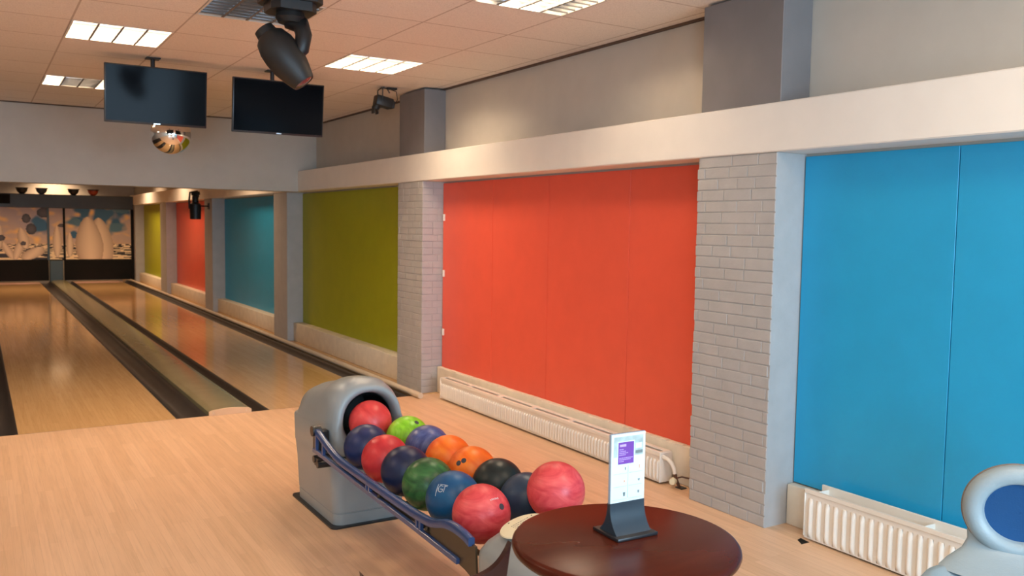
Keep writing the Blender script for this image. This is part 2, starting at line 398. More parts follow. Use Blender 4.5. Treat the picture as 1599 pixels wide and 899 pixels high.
# hinges seen on the edge between brick and red panel
for k, (z, wd) in enumerate(((1.58, 'highest'), (1.08, 'middle'), (0.55, 'lowest'))):
    bm = B(); bx(bm, R-0.012, R-0.0005, 6.935, 6.962, z-0.03, z+0.03, 0.002); 
    lathe(bm, [(0.005, z-0.028), (0.005, z+0.028)], 8, Matrix.Translation((R-0.012, 6.948, 0)))
    tag(obj('panel_clip', bm, 'radiator_white', smooth=True), wd+' of three small white clips on the left edge of the coral red panel', 'clip')

# ---------------------------------------------------------------- radiators
def rib_front(bm, x, y0, y1, z0, z1, pitch, depth, round_top=True):
    """pressed steel face looking towards -X: flat sheet with convex vertical ribs"""
    bx(bm, x+depth, x+depth+0.006, y0, y1, z0, z1, 0.002)
    bx(bm, x+depth-0.006, x+depth+0.001, y0, y1, z1-0.022, z1, 0.002); 
    n = int((y1-y0)/pitch); off = ((y1-y0)-n*pitch)/2
    for k in range(n):
        yc = y0+off+(k+0.5)*pitch; w = pitch*0.29
        zt = z1-0.045; prof = []
        vs = grid_surface(bm, lambda u, v: Vector((x+depth-depth*math.sin(PI*u)**0.7*min(1, math.sin(PI*min(max(v, 0.0), 1))*3.2+0.0), yc-w+2*w*u, z0+0.008+(zt-z0-0.008)*v)), 9, 13)
def radiator_near():
    t = thing('radiator', 'low cream radiator with wide vertical ribs under the bright blue panel', 'radiator', (3.42, 1.6, 0))
    y0, y1 = -0.9, 1.19
    bm = B(); rib_front(bm, 0.0, y0, y1, 0.008, 0.255, 0.048, 0.012); bx(bm, 0.012, 0.02, y0, y0+0.01, 0.02, 0.25); bx(bm, 0.006, 0.03, y1-0.006, y1, 0.02, 0.25, 0.002); obj('front_panel', bm, 'radiator_white', t, True)
    bm = B(); bx(bm, 0.084, 0.096, y0+0.04, y1-0.04, 0.03, 0.272, 0.004, 2); obj('back_panel', bm, 'radiator_white', t, True)
    bm = B(); bx(bm, 0.03, 0.08, y0+0.05, y1-0.05, 0.04, 0.215, 0.003)
    bx(bm, 0.02, 0.04, y0+0.2, y1-0.08, 0.06, 0.20); obj('convector', bm, 'radiator_inner', t)
    for k in range(4):
        bm = B(); yy = y1-0.08-k*0.55; bx(bm, 0.016, 0.088, yy-0.004, yy+0.004, 0.225, 0.256, 0.002); obj('bracket', bm, 'radiator_white', t, True)
    for yy in (y0+.2, y1-.2):
        bm = B(); bx(bm, 0.04, 0.07, yy-.02, yy+.02, 0, 0.05); obj('foot', bm, 'radiator_white', t)
radiator_near()
def radiator_far():
    t = thing('radiator', 'long low white radiator with a slotted top under the coral red panel', 'radiator', (3.395, 5.24, 0))
    y0, y1 = -1.42, 1.43; z0, z1 = 0.012, 0.19
    bm = B(); rib_front(bm, 0.0, y0, y1, z0, z1, 0.032, 0.014); obj('front_panel', bm, 'radiator_white', t, True)
    bm = B(); bx(bm, 0.096, 0.104, y0, y1, z0, z1, 0.002); obj('back_panel', bm, 'radiator_white', t)
    bm = B(); bx(bm, 0.02, 0.094, y0+0.02, y1-0.02, z0+0.02, z1-0.03); obj('convector', bm, 'radiator_inner', t)
    bm = B()   # slotted top grille
    bx(bm, 0.008, 0.030, y0, y1, z1-0.004, z1+0.004, 0.002); bx(bm, 0.062, 0.100, y0, y1, z1-0.004, z1+0.004, 0.002)
    n = 6
    for k in range(n+1):
        yy = y0+(y1-y0)*k/n; a = max(yy-0.025, y0); b_ = min(yy+0.025, y1)
        bx(bm, 0.028, 0.064, a, b_, z1-0.004, z1+0.004, 0.002)
    obj('grille', bm, 'radiator_white', t, True)
    for ya, yb in ((y0-0.004, y0+0.004), (y1-0.004, y1+0.004)):
        bm = B(); bx(bm, 0.006, 0.104, ya, yb, z0, z1, 0.003); obj('side_plate', bm, 'radiator_white', t, True)
    for yy in (y0+.3, y1-.3):
        bm = B(); bx(bm, 0.03, 0.08, yy-.02, yy+.02, 0, 0.04); obj('foot', bm, 'radiator_white', t)
    bm = B(); tube(bm, [(0.03, y0-0.002, 0.165), (0.03, y0-0.045, 0.163), (0.033, y0-0.075, 0.145), (0.04, y0-0.09, 0.115), (0.042, y0-0.095, 0.085)], 0.0125, 12); obj('elbow_pipe', bm, 'radiator_white', t, True)
    bm = B(); tube(bm, [(0.042, y0-0.095, 0.088), (0.045, y0-0.1, 0.06), (0.06, y0-0.11, 0.02), (0.07, y0-0.115, 0.0)], [0.012, 0.011, 0.009, 0.009], 10)
    tube(bm, [(0.045, y0-0.1, 0.06), (0.085, y0-0.11, 0.065), (0.12, y0-0.17, 0.06)], 0.005, 8)
    v = obj('valve', bm, 'valve_brass', t, True); v['label'] = 'brass brown pipe valve'
    bm = B(); Mk = Matrix.Translation((0.045, y0-0.09, 0.045)) @ Matrix.Rotation(-PI/2, 4, 'Y') @ Matrix.Rotation(0.5, 4, 'X')
    lathe(bm, [(0.012, -0.01), (0.019, 0.0), (0.0205, 0.006), (0.0205, 0.03), (0.017, 0.042), (0.008, 0.044)], 16, Mk); k = obj('valve_knob', bm, 'knob_cream', v, True)
    bm = B(); bx(bm, 0.055, 0.10, y0-0.14, y0-0.085, 0, 0.006, 0.002); obj('floor_plate', bm, 'black_plastic', v)
radiator_far()
# dark floor cut-outs by the near radiator
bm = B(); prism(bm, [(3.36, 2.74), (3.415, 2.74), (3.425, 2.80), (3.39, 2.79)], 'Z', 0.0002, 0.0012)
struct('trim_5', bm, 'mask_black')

# ---------------------------------------------------------------- ceiling lights
def troffer(name, loc, lit, label):
    """recessed square louvred light; lit: which of the four columns glow"""
    t = thing('ceiling_light', label, 'ceiling light', (loc[0], loc[1], ZC), 0, 'square louvred ceiling lights')
    h = TP/2-0.003; e = 0.012
    bm = B()
    for (a, b_, c, d) in ((-h, h, -h, -h+e), (-h, h, h-e, h), (-h, -h+e, -h+e, h-e), (h-e, h, -h+e, h-e)):
        bx(bm, a, b_, c, d, -0.002, 0.08)
    bx(bm, -h, h, -h, h, 0.08, 0.084)
    obj('frame', bm, 'lamp_backing', t)
    bm = B(); w = 2*(h-e)
    for k in range(1, 4):
        x = -h+e+w*k/4; prism(bm, [(x-0.010, 0.036), (x-0.002, 0.0), (x+0.002, 0.0), (x+0.010, 0.036)], 'Y', -h+e, h-e)
    for c in range(4):
        xa = -h+e+w*c/4+0.004; xb = xa+w/4-0.008
        for k in range(1, 8):
            y = -h+e+w*k/8
            prism(bm, [(y-0.005, 0.030), (y-0.0015, 0.001), (y+0.0015, 0.001), (y+0.005, 0.030)], 'X', xa, xb)
    lv = obj('louvre', bm, 'louvre_metal', t)
    bm = B()
    for k in range(1, 4):
        x = -h+e+w*k/4; bx(bm, x-0.007, x+0.007, -h+e, h-e, -0.0015, 0.0025)
    for k in range(1, 8):
        y = -h+e+w*k/8
        for c in range(4): bx(bm, -h+e+w*c/4+0.0045, -h+e+w*(c+1)/4-0.0045, y-0.0022, y+0.0022, -0.0045, 0.0035)
    obj('louvre_edge_shade', bm, 'louvre_edge_shade', lv)  # strips added along the slats, shade bands put into their colour
    for c in range(4):
        x = -h+e+w*(c+0.5)/4
        bm = B(); tube(bm, [(x, -h+0.03, 0.054), (x, h-0.03, 0.054)], 0.010, 10)
        obj('tube', bm, 'tube_glow' if lit[c] else 'lamp_backing', t, True)
    if any(lit):
        for c in range(4):
            if not lit[c]: continue
            x = -h+e+w*(c+0.5)/4
            l = area('light_glow', (x, 0, 0.072), (x, 0, -1), w/4*0.86, TP*0.86, 13.0, WARM)
            l.parent = t
    return t
tx = lambda k: TX0+TP*(k+0.5)
ty = lambda k: TY0+TP*(k+0.5)
troffer('a', (tx(0), ty(3)), (1, 1, 1, 1), 'bright warm ceiling light above the left television')
troffer('b', (tx(1), ty(1)), (0, 0, 0, 0), 'unlit bluish ceiling light beside the black moving head lamp')
troffer('c', (tx(3), ty(3)), (1, 1, 1, 1), 'bright warm ceiling light above the brick pillar beside the olive green panel')
troffer('d', (tx(3), ty(-1)), (0, 1, 1, 0), 'ceiling light at the top edge of the picture, middle tubes lit and outer ones dark')
troffer('e', (tx(0), ty(7)), (1, 0, 0, 1), 'far narrow ceiling light partly lit, half hidden by the left television')
# lamps over the seating area outside the picture
for (x, y, pw) in ((2.35, 1.3, 17), (-1.5, 3.9, 26), (0.2, 0.9, 22), (-2.0, 7.5, 22), (2.3, -1.2, 10)):
    area('seating_lamp', (x, y, ZC-0.03), (x, y, 0), 0.55, 0.55, pw, WARM)

# ---------------------------------------------------------------- televisions
def television(x0, x1, zb0, zt0, Y, px, label, tilt=math.radians(6)):
    xc = (x0+x1)/2; w = (x1-x0)/2; zc = (zb0+zt0)/2; h = (zt0-zb0)/2
    t = thing('television', label, 'television', (xc, Y, ZC), 0.0)
    dz = zc-ZC
    bm = B(); bx(bm, -w, w, 0.0, 0.035, dz-h, dz+h, 0.004, 2); bx(bm, -w*0.6, w*0.6, 0.033, 0.06, dz-h*0.75, dz+h*0.5, 0.008, 2); TM = Matrix.Translation((0, 0, dz)) @ Matrix.Rotation(tilt, 4, 'X') @ Matrix.Translation((0, 0, -dz)); bm.transform(TM); cz = obj('casing', bm, 'black_plastic', t, True)
    bm = B(); bx(bm, -w+0.009, w-0.009, -0.0015, 0.001, dz-h+0.016, dz+h-0.009); bm.transform(TM); s = obj('screen', bm, 'screen_glass', t)
    bm = B(); bx(bm, -0.022, 0.022, -0.002, -0.0002, dz-h+0.006, dz-h+0.012); bm.transform(TM); obj('badge', bm, 'louvre_metal', cz)
    bm = B(); tube(bm, [(px-xc, 0.085, dz), (px-xc, 0.085, -0.004)], 0.016, 12); bx(bm, px-xc-0.05, px-xc+0.05, 0.04, 0.13, -0.010, -0.0005, 0.002)
    bx(bm, px-xc-0.09, px-xc+0.09, 0.058, 0.085, dz-0.09, dz+0.09, 0.003); obj('ceiling_mount', bm, 'black_metal', t, True)
television(0.812, 1.524, 2.221, 2.641, 6.93, 1.155, 'flat black television on the left, hung in front of the mirror ball')
television(1.717, 2.445, 2.212, 2.632, 6.93, 2.05, 'flat black television on the right, below the black moving head lamp')

# mirror ball
t = thing('mirror_ball', 'shiny mirror ball hanging below the left television', 'mirror ball', (1.455, 8.0, 0))
bm = B(); sphere(bm, (0, 0, 2.258), 0.168, 64, 32); obj('globe', bm, 'chrome', t, True, angle=80)
bm = B(); lathe(bm, [(0.03, 2.415), (0.03, 2.45), (0.008, 2.46), (0.008, 2.64), (0.05, 2.645), (0.05, ZC-0.001)], 20, None); obj('hanger', bm, 'black_metal', t, True)

# moving head lamp on the ceiling
t = thing('moving_head_lamp', 'black moving head stage lamp hanging from the ceiling above the right television', 'stage lamp', (1.385, 4.42, ZC))
bm = B(); hw = 0.145
oc = [(-hw, -0.08), (-0.1, -0.13), (0.1, -0.13), (hw, -0.08), (hw, 0.08), (0.1, 0.13), (-0.1, 0.13), (-hw, 0.08)]
prism(bm, oc, 'Z', -0.105, -0.001); prism(bm, [(x*0.8, y*0.8) for x, y in oc], 'Z', -0.15, -0.105)
base = obj('base', bm, 'black_metal', t)
bm = B(); bx(bm, 0.03, 0.075, -0.1315, -0.129, -0.075, -0.06); led = obj('display', bm, 'led_red', base); led['label'] = 'dull red display strip'
bm = B(); lathe(bm, [(0.07, -0.151), (0.075, -0.175), (0.06, -0.2)], 24)
A = Vector((-0.11, 0.04, -0.255)); Bq = Vector((0.055, -0.05, -0.50)); C0 = (A+Bq)/2; ax = (Bq-A).normalized()
side = Vector((0.62, -0.38, 0)); side = (side-ax*side.dot(ax)).normalized(); oth = ax.cross(side)
p0 = Vector((0.02, 0.02, -0.19)); end = C0+side*0.105
tube(bm, [p0+Vector((0, 0, 0.04)), p0, p0.lerp(end, 0.3)+side*0.035, p0.lerp(end, 0.7)+side*0.03, end+Vector((0, 0, -0.02)), end-side*0.03+Vector((0, 0, -0.03))], [0.05, 0.05, 0.046, 0.042, 0.038, 0.03], 12)
obj('yoke', bm, 'black_metal', t, True)
M = Matrix((( side.x, oth.x, ax.x, A.x), (side.y, oth.y, ax.y, A.y), (side.z, oth.z, ax.z, A.z), (0, 0, 0, 1)))
Lh = (Bq-A).length
bm = B(); lathe(bm, [(0.035, -0.03), (0.05, -0.025), (0.055, 0.01), (0.078, 0.03), (0.094, 0.08), (0.098, 0.13), (0.094, 0.19), (0.078, 0.25), (0.062, Lh-0.01), (0.056, Lh), (0.045, Lh-0.004)], 28, M); hd = obj('lamp_head', bm, 'head_grey', t, True)
bm = B(); lathe(bm, [(0.005, Lh+0.004), (0.03, Lh+0.002), (0.046, Lh-0.003)], 24, M); obj('lens', bm, 'lens_glass', hd, True)

# spotlights
def spot_small():
    t = thing('spotlight', 'small black spotlight hanging under the ceiling at the top of the grey pillar', 'spotlight', (3.10, 7.22, ZC))
    bm = B(); Mh = Matrix.Translation((0, 0, -0.135)) @ Matrix.Rotation(0.20, 4, 'Y')
    g = B(); bx(g, -0.085, 0.075, -0.05, 0.05, -0.045, 0.045, 0.012, 2); bx(g, 0.07, 0.095, -0.04, 0.04, -0.035, 0.03, 0.008, 2)
    g.transform(Mh); hd = obj('lamp_body', g, 'black_metal', t, True)
    g = B()
    lathe(g, [(0.03, 0), (0.034, 0.03), (0.03, 0.05)], 16, Matrix.Translation((-0.06, 0, -0.035)) @ Matrix.Rotation(PI+0.55, 4, 'Y'))
    bx(g, -0.105, -0.095, -0.03, 0.03, -0.115, -0.075, 0.002); bx(g, -0.07, -0.06, -0.028, 0.028, -0.12, -0.085, 0.002)
    g.transform(Matrix.Translation((0, 0, -0.125))); obj('barn_door', g, 'black_metal', t, True)
    g = B(); tube(g, [(-0.035, -0.055, -0.13), (-0.035, -0.055, -0.03), (-0.025, 0, -0.012), (-0.035, 0.055, -0.03), (-0.035, 0.055, -0.13)], 0.006, 8)
    tube(g, [(-0.025, 0, -0.012), (0.03, 0.0, -0.012), (0.055, 0, -0.05)], 0.006, 8); tube(g, [(0, 0, -0.014), (0, 0, -0.001)], 0.009, 8)
    tube(g, [(0.07, 0, -0.02), (0.13, 0.02, -0.03), (0.14, 0.02, -0.1), (0.08, 0.0, -0.17), (0.02, -0.01, -0.19)], 0.0035, 6)
    bx(g, 0.03, 0.12, -0.02, 0.02, -0.02, -0.002, 0.002); obj('bracket', g, 'black_metal', t, True)
spot_small()
def spot_tall():
    t = thing('spotlight', 'tall black spotlight on a wall arm in front of the distant red panel', 'spotlight', (3.15, 15.25, 0))
    g = B(); lathe(g, [(0.06, 1.545), (0.088, 1.55), (0.092, 1.72), (0.088, 1.80), (0.05, 1.83)], 24); lathe(g, [(0.05, 1.83), (0.052, 1.92), (0.04, 1.95)], 16)
    obj('lamp_body', g, 'black_metal', t, True)
    g = B(); tube(g, [(-0.095, 0, 1.72), (-0.1, 0, 1.86), (-0.085, 0, 1.99), (0.03, 0, 2.02), (0.05, 0, 1.93), (0.02, 0, 1.90)], 0.016, 8)
    tube(g, [(-0.06, 0, 1.97), (0.07, 0, 1.985)], 0.03, 8); tube(g, [(0.085, 0, 1.77), (P-3.15-0.001, 0.02, 1.77)], 0.012, 8); bx(g, P-3.15-0.012, P-3.15-0.0005, -0.03, 0.07, 1.72, 1.82)
    obj('bracket', g, 'black_metal', t, True)
spot_tall()

# ---------------------------------------------------------------- masking unit at the lane ends
t = thing('masking_unit', 'dark masking unit with bowling pictures across the far ends of the lanes', 'masking unit', (0, YMASK, 0))
XR = 3.30
bm = B(); bx(bm, -3.6, P-0.003, 0, 0.30, 1.775, 2.10, 0.01); obj('top_box', bm, 'mask_metal', t)
bm = B(); bx(bm, -3.6, 0.70, -0.006, -0.0005, 1.86, 2.08); obj('vent_panel', bm, 'mask_black', t)
bm = B(); bx(bm, XR+0.005, P-0.003, 0.0, 0.30, 0, 1.774); obj('side_panel', bm, 'mask_black', t)
bm = B(); bx(bm, -3.6, 1.47, 0.02, 0.05, 0.04, 0.52); bx(bm, 1.80, XR+.004, 0.02, 0.05, 0.04, 0.52); obj('sweep_board', bm, 'mask_black', t)
bm = B(); bx(bm, -3.6, XR+.004, 0.03, 0.25, 0.521, 0.545); obj('lower_rail', bm, 'mask_black', t)
bm = B(); bx(bm, 1.495, 1.775, -0.02, 0.25, 0.0, 0.52, 0.01); o = obj('centre_post', bm, 'post_blue', t); o['label'] = 'dull blue post between the lanes'
for x, mm in ((1.475, 'post_blue'), (1.815, 'mask_black')):
    bm = B(); bx(bm, x-0.022, x+0.022, -0.012, 0.03, 0.53, 1.774); obj('divider_strip', bm, mm, t)
def mural(x0, x1, seed, pins, dark, swirls):
    z0, z1 = 0.546, 1.774; nx = int((x1-x0)/0.016); nzv = 76
    bm = B(); cl = bm.loops.layers.float_color.new('print')
    vs = [[bm.verts.new((x0+(x1-x0)*i/nx, 0.015, z0+(z1-z0)*j/nzv)) for j in range(nzv+1)] for i in range(nx+1)]
    def mix(a, b_, t_): return tuple(p+(q-p)*t_ for p, q in zip(a, b_))
    def colour(x, z):
        v = (z-z0)/(z1-z0)
        n1 = noise.noise(Vector((x*2.2+seed, z*3.0, seed))); n2 = noise.noise(Vector((x*5+seed, z*7, 3)))
        if v < 0.30:
            d = 1/(0.34-v)
            c = (0.90, 0.70, 0.42) if (math.floor(x*d*0.55+seed)+math.floor(d*0.9)) % 2 else (0.03, 0.022, 0.015)
        else:
            c = mix((0.62, 0.42, 0.26), (0.42, 0.34, 0.34), min(1, max(0, (v-0.3)*1.6+n1*0.6)))
            c = mix(c, (0.95, 0.58, 0.16), min(1, max(0, n2*1.6-0.1)))
        for (sx, sz, sr, a) in swirls:
            dd = math.hypot((x-sx), (z-sz)*1.2)+n2*0.12
            if dd < sr: c = mix(c, (0.03, 0.12, 0.22) if n1 > -0.2 else (0.08, 0.18, 0.24), min(1, (sr-dd)/sr*3))
        for (sx, sz, w, h, tilt) in pins:
            u = x-sx-(z-sz)*tilt; q = (z-sz)/h
            if -1 < q < 1:
                wd = w*math.sqrt(max(0, 1-q*q))*(1-0.25*max(0, q))
                if abs(u) < wd:
                    sh = u/wd; c = mix((0.80, 0.62, 0.42), (0.44, 0.30, 0.19), min(1, max(0, abs(sh-0.05)**1.6)))
        for (sx, sz, rx, rz) in dark:
            dd = ((x-sx)/rx)**2+((z-sz)/rz)**2
            if dd < 1: c = mix((0.10, 0.08, 0.07), (0.035, 0.028, 0.022), dd)
        return c
    for i in range(nx):
        for j in range(nzv):
            f = bm.faces.new((vs[i][j], vs[i+1][j], vs[i+1][j+1], vs[i][j+1]))
            c = colour(x0+(x1-x0)*(i+0.5)/nx, z0+(z1-z0)*(j+0.5)/nzv)
            for l in f.loops: l[cl] = (*c, 1)
    r = bmesh.ops.extrude_face_region(bm, geom=bm.faces[:])
    for q in r['geom']:
        if isinstance(q, bmesh.types.BMVert): q.co.y += 0.01
    return obj('mural_picture', bm, 'mural_print', t)
mural(-1.0, 1.452, 2.3, [(0.62, 0.78, 0.09, 0.22, -0.5), (0.85, 0.80, 0.10, 0.26, 0.3), (1.15, 0.70, 0.22, 0.16, 0.9), (0.15, 0.9, 0.12, 0.28, 0.2), (0.45, 1.05, 0.10, 0.3, 0.1), (0.95, 1.05, 0.12, 0.25, -0.2), (-0.4, 0.85, 0.12, 0.3, 0.2)],
      [(1.12, 1.27, 0.11, 0.13), (1.02, 1.52, 0.09, 0.11), (1.40, 1.66, 0.16, 0.12), (0.49, 1.06, 0.09, 0.07), (0.95, 0.93, 0.06, 0.05), (0.20, 1.3, 0.05, 0.05)], [(1.32, 1.36, 0.26, 0)])
mural(1.498, 1.792, 5.1, [(1.66, 0.98, 0.10, 0.38, 0.0)], [(1.75, 1.36, 0.07, 0.04)], [])
mural(1.838, XR, 8.4, [(2.60, 0.90, 0.30, 0.66, -0.05), (2.36, 0.92, 0.31, 0.66, -0.05), (1.93, 0.9, 0.08, 0.3, 0.0)], [], [(2.25, 1.72, 0.22, 0), (2.68, 1.62, 0.32, 0), (2.05, 1.45, 0.2, 0), (3.1, 1.77, 0.25, 0), (2.95, 1.35, 0.24, 0), (2.03, 1.15, 0.12, 0)])
for x, mm, nm in ((0.93, 'black_metal', 'leftmost of the four small lamps on top of the masking unit'), (1.34, 'lamp_blue', 'dark blue small lamp standing on the masking unit, second from the left'), (2.02, 'black_metal', 'small black lamp on the masking unit beside the red one'), (2.45, 'lamp_red', 'small red lamp on top of the masking unit')):
    t = thing('accent_lamp', nm, 'lamp', (x+0.02, YMASK+0.1, 2.101))
    bm = B(); lathe(bm, [(0.05, 0.0), (0.10, 0.05), (0.12, 0.10), (0.115, 0.125)], 16); obj('lamp_body', bm, mm, t, True)
    bm = B(); lathe(bm, [(0.135, 0.125), (0.135, 0.145)], 16); obj('rim', bm, 'black_metal', t, True)
# violet glow of the pin deck
area('pin_deck_light', (2.5, 23.22, 0.5), (2.5, 23.25, 0), 0.95, 0.05, 1.6, (1.0, 0.5, 0.75), math.radians(70))
area('pin_deck_light', (0.75, 23.22, 0.5), (0.75, 23.25, 0), 0.95, 0.05, 1.6, (1.0, 0.5, 0.75), math.radians(70))

# ---------------------------------------------------------------- ball return
XC = 1.675
rt_ = thing('ball_return', 'grey ball return with a round hood and blue side rails between the lanes', 'ball return', (XC, 3.3, 0))
T0 = Vector((XC, 3.3, 0))
def rel(bm): bm.transform(Matrix.Translation(-T0)); return bm
# lower body
def rrect(cx, cy, hx, hy, r, n=6):
    pts = []
    for (sx, sy, a0) in ((1, 1, 0), (-1, 1, PI/2), (-1, -1, PI), (1, -1, 3*PI/2)):
        for k in range(n+1):
            a = a0+PI/2*k/n; pts.append((cx+sx*(hx-r)+r*math.cos(a), cy+sy*(hy-r)+r*math.sin(a)))
    return pts
def loft(bm, sections, cap0=True, cap1=True):
    rings = [[bm.verts.new((x, y, z)) for (x, y) in pts] for (pts, z) in sections]
    n = len(rings[0])
    for a, b_ in zip(rings, rings[1:]):
        for k in range(n): bm.faces.new((a[k], a[(k+1) % n], b_[(k+1) % n], b_[k]))
    if cap0: bm.faces.new(rings[0][::-1])
    if cap1: bm.faces.new(rings[-1])
bm = B(); loft(bm, [(rrect(XC, 4.35, 0.212, 0.330, 0.03), 0.0), (rrect(XC, 4.35, 0.212, 0.330, 0.03), 0.008)]); obj('floor_plate', rel(bm), 'black_plastic', rt_)
bm = B(); loft(bm, [(rrect(XC, 4.345, 0.188, 0.300, 0.05), 0.008), (rrect(XC, 4.345, 0.190, 0.300, 0.05), 0.062), (rrect(XC, 4.345, 0.187, 0.297, 0.05), 0.064), (rrect(XC, 4.345, 0.187, 0.297, 0.05), 0.067), (rrect(XC, 4.345, 0.191, 0.300, 0.05), 0.070),
    (rrect(XC, 4.348, 0.200, 0.305, 0.055), 0.25), (rrect(XC, 4.355, 0.208, 0.312, 0.06), 0.344)], True, True)
# side walls going up behind the tray
body = obj('housing', rel(bm), 'grey_shell', rt_, True)
# hood: arched tunnel, front rim rolling into the round mouth
bm = B(); OC = (XC+0.012, 0.515); RO = 0.137
def outline(u, hw, top, zb, sq):
    """u 0..1 round the whole closed outline, starting bottom centre going left side up"""
    a = -PI/2-2*PI*u; c = math.cos(a); s = math.sin(a)
    e = 2/2.5 if s > 0 else 2/9
    x = (hw-0.012*min(1, max(0, s)*7))*math.copysign(abs(c)**e, c)
    z = 0.49+(top-0.49)*abs(s)**e if s > 0 else 0.49-(0.49-zb)*abs(s)**e
    return XC+x, z
NU = 64
secs = []
# from the inside of the tunnel out to the mouth, over the rim and back to the tail
def circ(u, r, cx, cz): a = -PI/2-2*PI*u; return cx+r*math.cos(a), cz+r*math.sin(a)
stations = [('c', RO*0.96, 4.45), ('c', RO*0.98, 4.20), ('c', RO, 4.10), ('m', 0.12, 4.075), ('m', 0.35, 4.050), ('m', 0.62, 4.046), ('m', 0.85, 4.060), ('m', 0.97, 4.085), ('o', (0.205, 0.716, 0.342), 4.110), ('o', (0.209, 0.725, 0.34), 4.160), ('o', (0.209, 0.716, 0.34), 4.252),
            ('o', (0.209, 0.688, 0.34), 4.339), ('o', (0.209, 0.664, 0.34), 4.426), ('o', (0.209, 0.656, 0.34), 4.513), ('o', (0.202, 0.630, 0.34), 4.591), ('o', (0.180, 0.585, 0.345), 4.631), ('o', (0.13, 0.535, 0.36), 4.644)]
rings = []
for kind, prm, y in stations:
    ring = []
    for k in range(NU):
        u = k/NU
        if kind == 'c': x, z = circ(u, prm, *OC)
        elif kind == 'o': x, z = outline(u, prm[0], prm[1], prm[2], 3.0)
        else:
            x1_, z1_ = circ(u, RO, *OC); x2_, z2_ = outline(u, 0.200, 0.706, 0.345, 3.0)
            x = x1_+(x2_-x1_)*prm; z = z1_+(z2_-z1_)*prm
        lean = 0.10*(z-0.40) if y < 4.3 else 0.0
        ring.append(bm.verts.new((x, y+lean, z)))
    rings.append(ring)
for a, b_ in zip(rings, rings[1:]):
    for k in range(NU): bm.faces.new((a[k], a[(k+1) % NU], b_[(k+1) % NU], b_[k]))
bm.faces.new(rings[-1])
hood = obj('hood', rel(bm), 'grey_shell', rt_, True, angle=70)
bm = B(); lathe(bm, [(RO*0.94, 0), (RO*0.93, 0.36), (0.02, 0.37)], 40, Matrix.Translation((OC[0], 4.12, OC[1])) @ Matrix.Rotation(-PI/2, 4, 'X'), cap=False)
obj('tunnel_lining', rel(bm), 'black_plastic', hood, True)
bm = B()
def upath(hw, y1, r, n=8):
    pts = [(XC-hw, 4.125)]
    for k in range(n+1): a = PI-PI/2*k/n; pts.append((XC-hw+r+r*math.cos(a), y1-r+r*math.sin(a)))
    for k in range(n+1): a = PI/2-PI/2*k/n; pts.append((XC+hw-r+r*math.cos(a), y1-r+r*math.sin(a)))
    return pts+[(XC+hw, 4.125)]
secs = []
for ins_, z in ((0.0, 0.335), (0.0, 0.345), (-0.003, 0.470), (0.001, 0.481), (0.008, 0.484), (0.03, 0.485), (0.034, 0.335)):
    secs.append([bm.verts.new((x, y, z)) for x, y in upath(0.209-ins_, 4.668-ins_, 0.06)])
for a, b_ in zip(secs, secs[1:]):
    for k in range(len(a)-1): bm.faces.new((a[k], a[k+1], b_[k+1], b_[k]))
for k in (0, -1): bm.faces.new([r_[k] for r_ in secs])
obj('side_wall', rel(bm), 'grey_shell', rt_, True)
# exit tongue and tray rods under the balls
bm = B(); bx(bm, XC-0.10, XC+0.10, 3.93, 4.2, 0.375, 0.405, 0.008, 2); obj('exit_ramp', rel(bm), 'black_plastic', rt_)
for x in (1.488, 1.612, 1.738, 1.862):
    bm = B(); tube(bm, [(x, 4.06, 0.352), (x, 3.9, 0.358), (x, 2.50, 0.358), (x, 2.46, 0.352)], 0.010, 10); obj('tray_rod', rel(bm), 'bracket_brown', rt_, True)
for y in (3.75, 3.3, 2.85):
    bm = B(); tube(bm, [(1.40, y, 0.385), (1.46, y, 0.335), (1.89, y, 0.335), (1.945, y, 0.345)], 0.009, 8); obj('cross_bar', rel(bm), 'bracket_brown', rt_, True)
def rail(pts, x, w, hgt, name, material='rail_blue'):
    """flat-topped moulded rail following pts (y, z) at the plane x"""
    bm = B(); rings = []
    prof = [(-w, -hgt*0.5), (-w, hgt*0.35), (-w*0.6, hgt*0.5), (w*0.6, hgt*0.5), (w, hgt*0.35), (w, -hgt*0.5)]
    for (y, z) in pts: rings.append([bm.verts.new((x+a, y, z+b_)) for a, b_ in prof])
    for a, b_ in zip(rings, rings[1:]):
        for k in range(6): bm.faces.new((a[k], a[(k+1) % 6], b_[(k+1) % 6], b_[k]))
    bm.faces.new(rings[0][::-1]); bm.faces.new(rings[-1])
    return obj(name, rel(bm), material, rt_, True, angle=50)
def smoothpts(ctrl, n=6):
    out = []
    for i in range(len(ctrl)-1):
        p0 = ctrl[max(i-1, 0)]; p1 = ctrl[i]; p2 = ctrl[i+1]; p3 = ctrl[min(i+2, len(ctrl)-1)]
        for k in range(n):
            t_ = k/n
            out.append(tuple(0.5*((2*p1[j])+(-p0[j]+p2[j])*t_+(2*p0[j]-5*p1[j]+4*p2[j]-p3[j])*t_*t_+(-p0[j]+3*p1[j]-3*p2[j]+p3[j])*t_**3) for j in (0, 1)))
    out.append(tuple(ctrl[-1])); return out
top = smoothpts([(4.14, 0.482), (4.06, 0.488), (3.98, 0.468), (3.86, 0.440), (3.76, 0.424), (3.60, 0.419), (3.3, 0.414), (3.0, 0.412), (2.84, 0.417), (2.76, 0.432), (2.70, 0.450), (2.63, 0.458), (2.56, 0.454), (2.51, 0.444)])
low = smoothpts([(4.12, 0.392), (4.0, 0.390), (3.5, 0.372), (3.0, 0.360), (2.6, 0.346)])
rail(top, 1.405, 0.012, 0.030, 'side_rail'); rail(low, 1.405, 0.010, 0.020, 'lower_rail')
topr = [(y, min(z, 0.40)-0.03) for y, z in top]
rail(topr, 1.945, 0.015, 0.03, 'side_rail')
